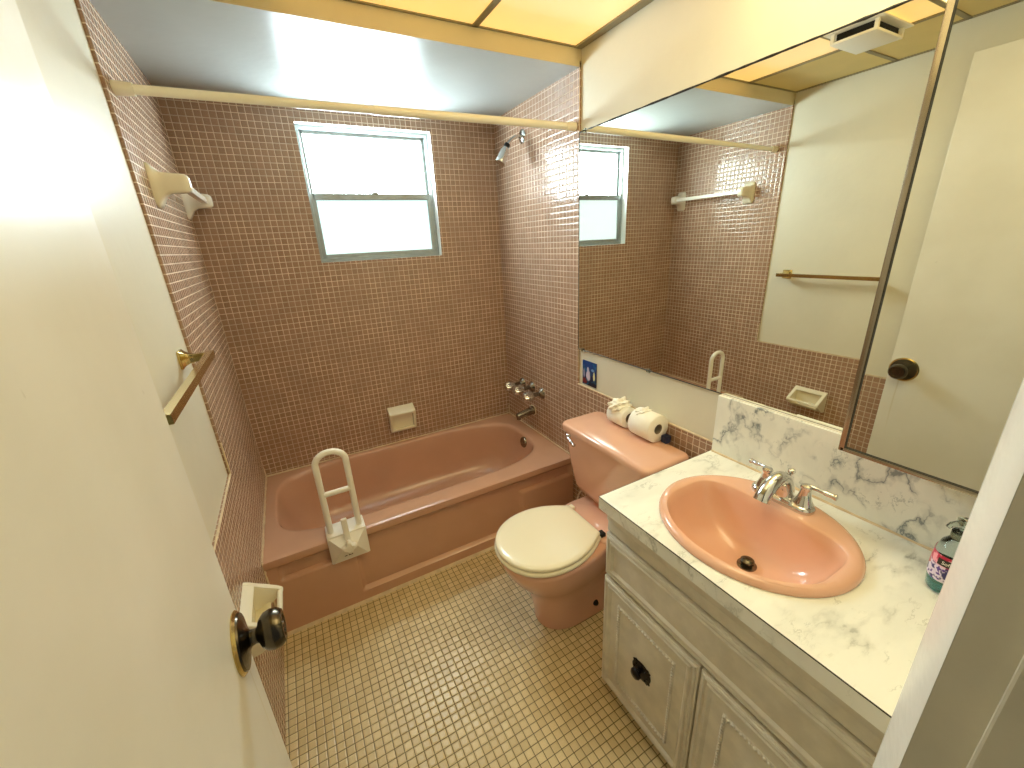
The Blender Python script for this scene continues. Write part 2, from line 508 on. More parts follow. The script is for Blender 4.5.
# knob: local x along door, y- = room side (door turned 90deg, local -y = +x world)
KX, KZ = .650, .893
bm = B(); lathe(bm, [(.001, 0), (.053, 0), (.054, .002), (.050, .006), (.048, .006)], (KX, 0, KZ), (0, -1, 0), 48); ros = local(dl, 'rosette', bm, M['brass'], 40)
bm = B(); lathe(bm, [(.049, .004), (.047, .009), (.034, .012), (.020, .015), (.014, .019), (.0125, .026), (.014, .030), (.024, .034), (.032, .042), (.0345, .052), (.033, .063), (.027, .0705), (.020, .0705), (.018, .0685), (.007, .0685), (.006, .0705), (.001, .0705)], (KX, 0, KZ), (0, -1, 0), 40)
local(dl, 'knob', bm, M['bronze'], 40)
bm = B(); box(bm, math.hypot(ex - hx, ey - hy) - .0005, math.hypot(ex - hx, ey - hy) + .0012, .006, .030, KZ - .028, KZ + .028)
local(dl, 'latch_plate', bm, M['brass'])

# ------------------------------------------------------------------ BATHTUB
tub = thing('bathtub', 'pink enamelled bathtub built into the tiled alcove under the window', 'bathtub', (W / 2, 2.0, 0))
bm = B()
N = 128
X0, X1, Y0, Y1 = .002, W - .002, TUBY - .006, D - .002
bx, by = .742, 2.028
def sup(a, hx_, hy_, e):
    c, s = math.cos(a), math.sin(a)
    return (hx_ * math.copysign(abs(c) ** (2 / e), c), hy_ * math.copysign(abs(s) ** (2 / e), s))
angs = [2 * PI * (i + .5) / N for i in range(N)]
inner = []
for a in angs:
    e = 4.6 if math.cos(a) < 0 else 3.6
    x, y = sup(a, .688, .302, e)
    inner.append((bx + x, by + y))
def rect_pt(px, py):
    dx, dy = px - bx, py - by
    t = 1e9
    if dx > 0: t = min(t, (X1 - bx) / dx)
    if dx < 0: t = min(t, (X0 - bx) / dx)
    if dy > 0: t = min(t, (Y1 - by) / dy)
    if dy < 0: t = min(t, (Y0 - by) / dy)
    return bx + dx * t, by + dy * t
outer = [rect_pt(*p) for p in inner]
for cxn, cyn in ((X0, Y0), (X1, Y0), (X0, Y1), (X1, Y1)):     # snap one loop vertex onto each corner
    i = min(range(N), key=lambda q: (outer[q][0] - cxn) ** 2 + (outer[q][1] - cyn) ** 2)
    outer[i] = (cxn, cyn)
def ring(z, f):
    return [Vector((*f(i), z)) for i in range(N)]
loops = []
loops.append(ring(RIM - .004, lambda i: outer[i]))
def shrink(i, k_):
    ox, oy = outer[i]; ix, iy = inner[i]
    return (ox + (ix - ox) * k_, oy + (iy - oy) * k_)
loops.append(ring(RIM - .001, lambda i: shrink(i, .07)))
loops.append(ring(RIM, lambda i: shrink(i, .14)))
loops.append(ring(RIM, lambda i: shrink(i, .80)))
loops.append(ring(RIM - .002, lambda i: shrink(i, .93)))
def basin(s_, z, dxl=0, dxr=0):
    def f(i):
        x, y = inner[i]
        X = bx + (x - bx) * s_[0]; Y = by + (y - by) * s_[1]
        t = (x - (bx - .688)) / 1.376
        X += dxl * (1 - t) ** 3 - dxr * t ** 3
        return (X, Y)
    return ring(z, f)
loops.append(basin((1.0, 1.0), RIM - .009))
loops.append(basin((.993, .987), RIM - .024))
loops.append(basin((.986, .968), RIM - .055, .002))
loops.append(basin((.97, .935), RIM - .12, .012, .004))
loops.append(basin((.955, .90), RIM - .20, .03, .010))
loops.append(basin((.93, .85), RIM - .26, .05, .02))
loops.append(basin((.89, .77), RIM - .298, .07, .03))
loops.append(basin((.80, .62), RIM - .315, .08, .03))
loops.append(basin((.4, .3), RIM - .320, .07, .015))
loft(bm, loops, False, True)
# apron height field
NX, NZ = 190, 60
def sst(a, b, x):
    t = max(0, min(1, (x - a) / (b - a))); return t * t * (3 - 2 * t)
def apron_y(x, z):
    inx = sst(.040, .054, x) * (1 - sst(1.497, 1.510, x))
    bot_l, bot_m, bot_r = .262, .062, .268
    m_mid = sst(.335, .35, x) * (1 - sst(1.172, 1.186, x))
    up = 1 - sst(.318, .334, z)
    lo_side = sst(.259, .269, z)
    lo_mid = sst(.058, .068, z)
    r = inx * up * max(lo_side, m_mid * lo_mid)
    y = TUBY + .002 + .020 * r
    lip = sst(.332, .346, z)
    y -= .010 * lip
    top = max(0, z - (RIM - .016)) / .016
    y += .0 + .012 * (1 - math.sqrt(max(0, 1 - top * top))) * .5
    y -= .012 * (1 - z / .34) * (1 if z < .34 else 0)
    return y
rows = []
for j in range(NZ + 1):
    z = (RIM - .004) * j / NZ
    rows.append([Vector((X0 + (X1 - X0) * i / NX, apron_y(X0 + (X1 - X0) * i / NX, z), z)) for i in range(NX + 1)])
loft(bm, rows, closed=False)
# close lip between apron top and rim
loft(bm, [rows[-1], [Vector((X0 + (X1 - X0) * i / NX, Y0, RIM - .004)) for i in range(NX + 1)]], closed=False)
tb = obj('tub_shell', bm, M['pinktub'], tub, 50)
bm = B(); lathe(bm, [(.001, .008), (.030, .008), (.034, .004), (.035, -.004)], (1.420, 2.0, .330), (-1, 0, .12), 32); lathe(bm, [(.005, .010), (.004, .0105), (.001, .0105)], (1.416, 2.0, .330), (-1, 0, .12), 12)
obj('overflow_plate', bm, M['agedchrome'], tub, 40)
bm = B(); lathe(bm, [(.028, 0), (.028, .004), (.018, .005), (.016, .001), (.001, .001)], (1.27, 2.03, RIM - .3175), (0, 0, 1), 24); obj('drain', bm, M['agedchrome'], tub, 40)

# tub spout + valves + shower
sp = thing('tub_spout', 'dark chrome bath spout on the tiled wall above the tub end', 'faucet', (W, 2.035, .512))
bm = B(); lathe(bm, [(.030, 0), (.029, .012), (.025, .016), (.0235, .05), (.022, .095), (.018, .118), (.010, .124), (.001, .124)], (W, 2.035, .514), (-1, 0, -.13), 28)
lathe(bm, [(.013, 0), (.0125, .018), (.001, .018)], (W - .108, 2.035, .494), (0, 0, -1), 16)
obj('spout', bm, M['agedchrome'], sp, 40)
bm = B(); lathe(bm, [(.034, 0), (.034, .003), (.027, .006)], (W, 2.035, .514), (-1, 0, 0), 28); obj('escutcheon', bm, M['caulk'], sp, 40)
vl = ['chrome three-lobed tub valve handle nearest the window corner', 'chrome tub valve handle in the middle of the three', 'chrome tub valve handle nearest the toilet']
for q, (yv, zv) in enumerate(((2.155, .662), (2.04, .668), (1.928, .660))):
    t = thing('tub_valve', vl[q], 'valve handle', (W, yv, zv), 'tub valves above the spout')
    bm = B(); lathe(bm, [(.034, 0), (.033, .005), (.022, .016), (.016, .022)], (W, yv, zv), (-1, 0, 0), 28); obj('escutcheon', bm, M['agedchrome'], t, 40)
    bm = B(); lathe(bm, [(.012, .018), (.012, .066), (.017, .070)], (W, yv, zv), (-1, 0, 0), 20); obj('stem', bm, M['agedchrome'], t, 40)
    bm = B()
    nn = 36; loops = []
    for h, s_ in ((.066, .75), (.070, .95), (.080, 1.0), (.122, .95), (.130, .8), (.132, .3)):
        loops.append([Vector((W - h, yv + (.026 + .0045 * math.cos(6 * 2 * PI * k_ / nn)) * s_ * math.cos(2 * PI * k_ / nn), zv + (.026 + .0045 * math.cos(6 * 2 * PI * k_ / nn)) * s_ * math.sin(2 * PI * k_ / nn))) for k_ in range(nn)])
    loft(bm, loops, True, True); obj('handle', bm, M['chrome'], t, 50)
sh = thing('showerhead', 'chrome shower head on a bent arm high on the tiled wall', 'shower head', (W, 2.052, 2.03))
bm = B(); lathe(bm, [(.034, 0), (.033, .004), (.026, .009), (.012, .012)], (W, 2.052, 2.031), (-1, 0, 0), 28); obj('flange', bm, M['chrome'], sh, 40)
bm = B(); tube(bm, spline([(W - .002, 2.052, 2.031), (1.495, 2.052, 2.030), (1.465, 2.052, 2.020), (1.44, 2.052, 2.000), (1.428, 2.052, 1.988)], 6), .0085, 14); obj('arm', bm, M['chrome'], sh, 60)
ax = Vector((-.045, 0, -.08)).normalized()
bm = B(); lathe(bm, [(.013, -.006), (.015, 0), (.015, .012), (.011, .016)], (1.428, 2.052, 1.988), ax, 20); obj('collar', bm, M['black'], sh, 40)
bm = B(); lathe(bm, [(.012, .012), (.016, .018), (.023, .034), (.0245, .054), (.026, .076), (.028, .092), (.026, .096), (.001, .094)], (1.428, 2.052, 1.988), ax, 24); obj('head', bm, M['chrome'], sh, 40)

# shower curtain rod
rd = thing('shower_curtain_rod', 'ivory tension shower curtain rod spanning above the tub', 'curtain rod', (W / 2, 1.628, 1.972))
ra, rb = Vector((.0, 1.646, 1.969)), Vector((W, 1.612, 1.974))
bm = B(); tube(bm, [ra.lerp(rb, .45), ra.lerp(rb, .985)], .0145, 20); obj('outer_tube', bm, M['rod'], rd, 40)
bm = B(); tube(bm, [ra.lerp(rb, .02), ra.lerp(rb, .452)], .0128, 20); obj('inner_tube', bm, M['rod'], rd, 40)
for t0, t1 in ((.0005, .03), (.9995, .97)):
    bm = B(); tube(bm, [ra.lerp(rb, t0), ra.lerp(rb, t0 + (t1 - t0) * .3), ra.lerp(rb, t1)], [.019, .018, .0165], 20); obj('end_cap', bm, M['rod'], rd, 40)

# ceramic towel bar over the tub (left wall)
cb = thing('ceramic_towel_rail', 'cream ceramic towel bar on tiled left wall above the tub', 'towel bar', (0, 2.04, 1.745))
for yb, mt in ((1.775, M['ceramic']), (2.30, M['whitec'])):
    bm = B()
    L = []
    for x_, hy_, hz_, zo in ((.0, .036, .064, 0), (.006, .036, .064, 0), (.014, .030, .052, .0), (.026, .024, .036, .004), (.044, .0225, .030, .008), (.075, .0225, .028, .008), (.090, .021, .026, .008), (.098, .016, .020, .008), (.1, .008, .01, .008)):
        L.append([Vector((x_, yb + p.x, 1.745 + zo + p.y)) for p in rrect(0, 0, hy_, hz_, min(hy_, hz_) * .45, 0, 4)])
    loft(bm, L, True, True); obj('bracket', bm, mt, cb, 60)
bm = B(); box(bm, .060, .082, 1.79, 2.29, 1.742, 1.764, 0, .003); obj('bar', bm, M['whitec'], cb)

# brass towel bar on plaster
tb2 = thing('brass_towel_rail', 'square brass towel bar on plaster wall beyond the door edge', 'towel bar', (0, 1.17, 1.25))
for yb in (.915, 1.462):
    bm = B()
    L = []
    for x_, s_ in ((-.008, .026), (-.003, .026), (.004, .019), (.014, .0135), (.028, .0115), (.055, .0105)):
        L.append([Vector((x_, yb + p.x, 1.251 + p.y)) for p in rrect(0, 0, s_, s_, s_ * .15, 0, 2)])
    loft(bm, L, True, True); obj('post', bm, M['brass'], tb2, 30)
bm = B(); box(bm, .053, .072, .897, 1.487, 1.241, 1.261, 0, .0012); obj('bar', bm, M['brass'], tb2)

# back wall soap dish
sd = thing('soap_dish', 'cream ceramic soap dish on the tiled window wall above the tub', 'soap dish', (.768, D, .53))
bm = B()
x0, x1 = .690, .846
def cheek(bm, xa, xb, prof):
    loft(bm, [[Vector((x, D - d, z)) for d, z in prof] for x in (xa, xb)], True, True)
pr_ = [(0, .618), (.052, .592), (.060, .584), (.058, .572), (.036, .466), (.026, .456), (0, .456)]
cheek(bm, x0, x0 + .014, pr_); cheek(bm, x1 - .014, x1, pr_)
cheek(bm, x0 + .002, x1 - .002, [(0, .616), (.052, .592), (.061, .584), (.058, .570), (.045, .568), (0, .578)])
cheek(bm, x0 + .002, x1 - .002, [(0, .470), (.030, .480), (.040, .474), (.036, .464), (.026, .456), (0, .456)])
box(bm, x0 + .01, x1 - .01, D - .012, D, .46, .60)
bmesh.ops.bevel(bm, geom=list(bm.edges), offset=.0025, segments=2, affect='EDGES')
obj('dish', bm, M['ceramic'], sd, 40)

# soap dish / grab holder on left wainscot
gd = thing('ceramic_wall_holder', 'cream ceramic holder with a front bar on left wall tile, behind the door knob', 'soap dish', (0, 1.19, .5))
bm = B()
y0_, y1_ = 1.108, 1.288
def cheek2(bm, ya, yb, prof):
    loft(bm, [[Vector((d * 1.14, y, z - .014)) for d, z in prof] for y in (ya, yb)], True, True)
p2 = [(0, .585), (.014, .578), (.040, .555), (.072, .530), (.084, .520), (.086, .510), (.070, .498), (.045, .480), (.030, .462), (0, .455)]
cheek2(bm, y0_, y0_ + .017, p2); cheek2(bm, y1_ - .017, y1_, p2)
box(bm, 0, .012, y0_ + .005, y1_ - .005, .446, .564)
cheek2(bm, y0_ + .003, y1_ - .003, [(0, .584), (.016, .576), (.026, .566), (.014, .562), (0, .566)])
cheek2(bm, y0_ + .003, y1_ - .003, [(0, .470), (.044, .490), (.052, .486), (.030, .463), (0, .456)])
bmesh.ops.bevel(bm, geom=list(bm.edges), offset=.002, segments=2, affect='EDGES')
obj('body', bm, M['ceramic'], gd, 40)
bm = B(); tube(bm, [(.088, y0_ + .006, .500), (.088, y1_ - .006, .500)], .0085, 14); obj('front_bar', bm, M['ceramic'], gd, 40)

# ------------------------------------------------------------------ tub safety grab bar
gb = thing('tub_grab_bar', 'white clamp-on safety rail with rounded loop standing on the tub edge', 'grab bar', (.317, 1.66, RIM))
yl = 1.64
bm = B()
xl, xr, zt = .2605, .3755, .719
arc = [(xl, yl, .40), (xl, yl, zt)]
path = [(xl, yl, .385)] + [(xl, yl, .385 + (zt - .385) * k_ / 10) for k_ in range(1, 11)]
cxm, rad = (xl + xr) / 2, (xr - xl) / 2
path += [(cxm - rad * math.cos(PI * k_ / 16), yl, zt + rad * .82 * math.sin(PI * k_ / 16)) for k_ in range(1, 16)]
path += [(xr, yl, zt - (zt - .385) * k_ / 10) for k_ in range(0, 11)]
tube(bm, path, .0125, 14); obj('rail', bm, M['plastic'], gb, 60)
bm = B(); tube(bm, [(xl, yl, .581), (xr, yl, .581)], .0115, 14); obj('crossbar', bm, M['plastic'], gb, 60)
bm = B()
# clamp: saddle over the rim with a pyramid front
box(bm, .240, .397, TUBY - .018, 1.70, RIM + .0015, RIM + .020, 0, .004)
fr_ = [Vector((.240, TUBY - .012, RIM + .018)), Vector((.397, TUBY - .012, RIM + .018)), Vector((.397, TUBY - .013, .262)), Vector((.240, TUBY - .013, .262))]
mid = [Vector((.290, TUBY - .055, RIM - .03)), Vector((.345, TUBY - .055, RIM - .03)), Vector((.388, TUBY - .024, .268)), Vector((.249, TUBY - .024, .268))]
loft(bm, [fr_, mid], True, True)
obj('clamp', bm, M['plastic'], gb, 25)
bm = B(); box(bm, .306, .330, TUBY - .036, TUBY - .020, RIM - .05, .475, 0, .005, 3); obj('clamp_arm', bm, M['plastic'], gb, 40)
bm = B(); nn = 40; L = []
for h, s_ in ((.04, .6), (.05, 1.0), (.066, 1.0), (.072, .8)):
    L.append([Vector((.3175 + (.025 + .006 * math.cos(4 * 2 * PI * k_ / nn)) * s_ * math.cos(2 * PI * k_ / nn), TUBY - h, .353 + (.025 + .006 * math.cos(4 * 2 * PI * k_ / nn)) * s_ * math.sin(2 * PI * k_ / nn))) for k_ in range(nn)])
loft(bm, L, True, True); obj('knob', bm, M['plastic'], gb, 50)
# small printed mark on the clamp front
bm = B()
n_ = Vector((0, -.93, -.0)); 
for (xa, xb, za, zb) in ((.292, .304, .297, .300), (.296, .301, .300, .303), (.309, .326, .296, .304)):
    def fy(z): 
        t = (RIM - .03 - z) / (RIM - .03 - .268); return TUBY - .055 + .031 * t - .0006
    loft(bm, [[Vector((xa, fy(za), za)), Vector((xb, fy(za), za))], [Vector((xa, fy(zb), zb)), Vector((xb, fy(zb), zb))]], closed=False)
obj('printed_mark', bm, M['black'], gb)

# ------------------------------------------------------------------ TOILET
to = thing('toilet', 'pink two piece toilet with ivory lid between tub and vanity', 'toilet', (1.15, 1.12, 0))
ty = 1.12
def egg(z, fx, bxx, cx, hw, n=56, e=2.2, eb=2.6):
    out = []
    for k_ in range(n):
        a = 2 * PI * k_ / n
        c, s = math.cos(a), math.sin(a)
        ee = e if c < 0 else eb
        x = cx + (cx - fx if c < 0 else bxx - cx) * math.copysign(abs(c) ** (2 / ee), c)
        y = ty + hw * math.copysign(abs(s) ** (2 / ee), s)
        out.append(Vector((x, y, z)))
    return out
bm = B()
L = [egg(0, .958, 1.335, 1.10, .104, eb=4), egg(.012, .956, 1.337, 1.10, .106, eb=4), egg(.03, .958, 1.33, 1.10, .104, eb=4), egg(.09, .945, 1.32, 1.10, .100, eb=3.5), egg(.15, .930, 1.31, 1.08, .106, eb=3), egg(.19, .913, 1.30, 1.06, .116),
     egg(.23, .893, 1.30, 1.04, .134), egg(.28, .851, 1.30, 1.02, .156), egg(.33, .823, 1.29, 1.01, .172), egg(.365, .813, 1.28, 1.0, .178), egg(.382, .812, 1.28, 1.0, .179), egg(.388, .818, 1.27, 1.0, .174),
     egg(.388, .87, 1.20, 1.0, .13), egg(.36, .885, 1.18, 1.0, .115), egg(.25, .95, 1.10, 1.02, .06)]
loft(bm, L, True, True)
# deck that carries the tank
Ld = [rrect(1.335, ty, .145, .135, .04, .30), rrect(1.335, ty, .150, .145, .04, .35), rrect(1.335, ty, .150, .150, .04, .392), rrect(1.335, ty, .143, .143, .04, .399)]
loft(bm, Ld, True, True)
Lb = [rrect(1.33, ty, .10, .085, .03, 0), rrect(1.34, ty, .10, .08, .03, .15), rrect(1.34, ty, .12, .11, .03, .31)]
loft(bm, Lb, True, True)
obj('bowl', bm, M['pink'], to, 60)
def dseat(z, grow, shrink_=1.0):
    half = []
    hw0 = .181 + grow
    for k_ in range(19):                       # rounded front
        a = (PI / 2) * k_ / 18
        half.append((1.0 - (.200 + grow) * math.cos(a) ** .96, hw0 * math.sin(a) ** .96))
    xb, hb, rc = 1.202 + grow, .116 + grow, .014
    for k_ in range(1, 13):                    # sides running back
        t = k_ / 12
        half.append((1.0 + (xb - rc - 1.0) * t, hw0 + (hb - hw0) * t ** 2.1))
    for k_ in range(1, 6):
        a = (PI / 2) * k_ / 5
        half.append((xb - rc + rc * math.sin(a), hb - rc + rc * math.cos(a)))
    for k_ in range(1, 4):
        half.append((xb, (hb - rc) * (1 - k_ / 4)))
    if shrink_ < 1: half = [(1.0 + (x - 1.0) * shrink_, y * shrink_) for x, y in half]; xb = 1.0 + (xb - 1.0) * shrink_
    pts = [Vector((x, ty + y, z)) for x, y in half] + [Vector((xb, ty, z))] + [Vector((x, ty - y, z)) for x, y in reversed(half[1:])]
    return pts
bm = B()
loft(bm, [dseat(.390, -.01), dseat(.391, -.003), dseat(.396, 0), dseat(.402, 0), dseat(.407, -.004), dseat(.408, -.01)], True, True)
obj('seat', bm, M['seat'], to, 50)
bm = B()
loft(bm, [dseat(.4095, -.012), dseat(.411, -.007), dseat(.416, -.004), dseat(.422, -.005), dseat(.4265, -.010), dseat(.4285, -.012, .93), dseat(.4305, -.012, .70), dseat(.431, -.012, .35)], True, True)
obj('seat_lid', bm, M['seat'], to, 50)
for yy in (ty - .1, ty + .1):
    bm = B(); box(bm, 1.196, 1.220, yy - .014, yy + .014, .398, .416, 0, .004, 3); obj('hinge', bm, M['seat'] if yy > ty else M['dark'], to, 40)
tcx = 1.385; tcy = 1.128
bm = B()
def tk(z, fx, bxx, hw, r=.035):
    return rrect((fx + bxx) / 2, tcy, (bxx - fx) / 2, hw, r, z, 6)
loft(bm, [tk(.425, 1.315, 1.48, .17), tk(.432, 1.302, 1.486, .186), tk(.46, 1.293, 1.49, .196), tk(.56, 1.285, 1.493, .222), tk(.67, 1.279, 1.494, .243), tk(.715, 1.277, 1.494, .25)], True, True)
box(bm, 1.33, 1.46, ty - .10, ty + .10, .397, .43)
obj('tank', bm, M['pink'], to, 60)
bm = B()
def ld(z, g, bow=.010, n=7):
    x0_, x1_, hw, r = 1.270 - g, 1.502 + min(g, 0), .263 + g, .032
    pts = rrect((x0_ + x1_) / 2, tcy, (x1_ - x0_) / 2, hw, r, z, n)
    for p in pts:
        if p.x < 1.3: p.x -= bow * max(0, 1 - ((p.y - tcy) / hw) ** 2)
    return pts
loft(bm, [ld(.712, -.006), ld(.714, -.001), ld(.722, 0), ld(.736, 0), ld(.743, -.004), ld(.7465, -.011), ld(.748, -.022), ld(.751, -.07, .0)], True, True)
obj('tank_lid', bm, M['pink'], to, 50)
bm = B(); lathe(bm, [(.012, 0), (.012, .008), (.008, .012), (.006, .016), (.001, .017)], (1.281, 1.330, .697), (-1, 0, 0), 20)
tube(bm, spline([(1.268, 1.332, .697), (1.262, 1.320, .696), (1.256, 1.290, .691), (1.252, 1.260, .683)], 5), [.006] * 5 + [.0062] * 5 + [.008] * 5 + [.009], 12)
fl = obj('flush_lever', bm, M['chrome'], to, 50); fl['label'] = 'chrome flush lever'
for dy in (-.085,):
    bm = B(); lathe(bm, [(.013, 0), (.013, .006), (.009, .014), (.001, .016)], (1.185, ty + dy - .012, .062), (0, -1, .2), 16); obj('bolt_hole_shade', bm, M['dark'], to, 40)  # near-black plug paints the shade of the bolt recess
ws = thing('water_supply_valve', 'chrome water supply riser beneath the toilet tank', 'supply valve', (1.46, 1.29, .15))
bm = B(); tube(bm, spline([(1.335, 1.284, .424), (1.322, 1.305, .395), (1.325, 1.318, .34), (1.40, 1.305, .24), (1.45, 1.29, .175)], 6), .0055, 10); obj('riser', bm, M['chrome'], ws, 60)
bm = B(); tube(bm, [(1.515, 1.29, .15), (1.45, 1.29, .15)], .010, 12); lathe(bm, [(.012, 0), (.012, .03), (.008, .034)], (1.45, 1.29, .14), (0, 0, 1), 14); lathe(bm, [(.028, 0), (.026, .006)], (W, 1.29, .15), (-1, 0, 0), 20)
obj('stop_valve', bm, M['chrome'], ws, 40)

# toilet paper rolls + navy packet
def roll(y0_, y1_, x, r, lab_):
    t = thing('toilet_paper_roll', lab_, 'toilet paper', (x, (y0_ + y1_) / 2, .742), 'toilet paper rolls on the tank')
    bm = B()
    z = .7505 + r
    lathe(bm, [(.021, 0), (r - .003, 0), (r, .003), (r, y1_ - y0_ - .003), (r - .003, y1_ - y0_), (.021, y1_ - y0_), (.021, 0)], (x, y0_, z), (0, 1, 0), 40, 0, False, False)
    obj('paper', bm, M['paper'], t, 50)
    bm = B(); lathe(bm, [(.0208, .001), (.0208, y1_ - y0_ - .001), (.0195, y1_ - y0_ - .001), (.0195, .001), (.0208, .001)], (x, y0_, z), (0, 1, 0), 28, 0, False, False)
    obj('core', bm, M['card'], t, 50)
    return t, z
RX = 1.464
t1, z1 = roll(.998, 1.108, RX - .002, .0565, 'full toilet paper roll on the tank, nearer the vanity')
t2, z2 = roll(1.155, 1.25, RX, .0455, 'smaller toilet paper roll with crumpled loose end, nearer the window wall')
for t, yy, z, r, cnt in ((t2, 1.215, z2, .046, 9), (t1, 1.075, z1, .054, 3)):
    bm = B()
    bmesh.ops.create_icosphere(bm, subdivisions=4, radius=1.0)
    for v in bm.verts:
        d = v.co.normalized()
        n_ = 1 + .16 * math.sin(7 * d.x + 3 * d.y) * math.cos(6 * d.y + 2.0) + .13 * math.sin(9 * d.z + 8 * d.y) + .06 * math.sin(17 * d.x + 5 * d.z)
        sx, sy, sz = (.048, .044, .032) if cnt == 9 else (.034, .030, .018)
        v.co = Vector((RX - (.002 if cnt == 9 else .002) + d.x * sx * n_, yy + d.y * sy * n_, z + r * .82 + d.z * sz * n_))
    obj('loose_tissue', bm, M['paper'], t, 70)
bm = B(); box(bm, 1.476, 1.504, .968, .995, .7505, .780, 0, .003)
tag(obj('small_packet', bm, M['navy']), 'small dark navy packet on the toilet tank against the end of a paper roll', 'packet')

# small picture card on the wall (generic night scene)
k = NT('dark blue picture')
sep = k.n('ShaderNodeSeparateXYZ'); k.l(k.obj(), sep.inputs[0])
nz = k.noise(k.obj(), 40.0, 3.0)
c = k.mix(k.smooth(sep.outputs[2], -.06, .06), lin((18, 16, 40)), lin((22, 62, 132)))
c = k.mix(k.smooth(nz, .5, .72), c, lin((30, 110, 150)))
def blob(y, z, sy, sz, col, c):
    a = k.math('DIVIDE', k.math('SUBTRACT', sep.outputs[1], y), sy); b = k.math('DIVIDE', k.math('SUBTRACT', sep.outputs[2], z), sz)
    d = k.math('ADD', k.math('MULTIPLY', a, a), k.math('MULTIPLY', b, b))
    d = k.math('ADD', d, k.math('MULTIPLY', k.math('SUBTRACT', nz, .5), 1.6))
    return k.mix(k.math('SUBTRACT', 1.0, k.smooth(d, .6, 1.1)), c, lin(col))
c = blob(.008, -.012, .016, .032, (206, 190, 206), c)
c = blob(.010, .018, .008, .014, (190, 190, 210), c)
c = blob(.040, .0, .008, .026, (150, 150, 180), c)
c = blob(-.036, -.008, .007, .024, (230, 226, 170), c)
c = blob(-.026, .022, .012, .007, (110, 150, 200), c)
c = blob(.034, -.045, .02, .016, (120, 34, 40), c)
k.l(c, k.b.inputs['Base Color']); k.b.inputs['Roughness'].default_value = .3
bm = B(); box(bm, -.0015, .0015, -.052, .052, -.062, .062)
o = obj('picture_card', bm, k.m); o.location = (W + .0055, 1.497, .893)
tag(o, 'small dark blue picture card stuck on the wall beneath the mirror corner', 'picture')

# ------------------------------------------------------------------ VANITY
va = thing('vanity_cabinet', 'antique white vanity cabinet with panelled doors beneath the marble counter', 'cabinet', (1.25, .44, 0))
XF = 1.030
bm = B()
box(bm, XF, XF + .018, YF + .002, .785, .035, ZC - .042); box(bm, W - .012, W - .002, YF + .002, .785, .035, ZC - .042)
box(bm, XF + .018, W - .012, .767, .785, .035, ZC - .042); box(bm, XF + .018, W - .012, YF + .002, YF + .02, .035, ZC - .042); box(bm, XF + .018, W - .012, YF + .02, .767, .035, .053)
box(bm, XF + .05, W - .002, YF + .002, .78, .0, .036)
obj('carcass', bm, M['cab'], va)
def rect_ring(bm, y0_, y1_, z0_, z1_, w, xb, prof):
    """moulding frame on the front face; prof = (inset fraction, proud)"""
    L = []
    for f, d in prof:
        i = w * f
        L.append([Vector((xb - d, y0_ + i, z0_ + i)), Vector((xb - d, y1_ - i, z0_ + i)), Vector((xb - d, y1_ - i, z1_ - i)), Vector((xb - d, y0_ + i, z1_ - i))])
    loft(bm, L)
def panel_front(y0_, y1_, z0_, z1_, thick):
    bm = B()
    xb = XF - .0005
    box(bm, xb - thick, xb, y0_, y1_, z0_, z1_, 0, .002)
    s = xb - thick
    rect_ring(bm, y0_ + .006, y1_ - .006, z0_ + .006, z1_ - .006, .030, s, [(0, -.001), (.05, .003), (.2, .0055), (.35, .002), (.45, .002), (.55, .0065), (.75, .0065), (.95, .001), (1, -.001)])
    return bm, s
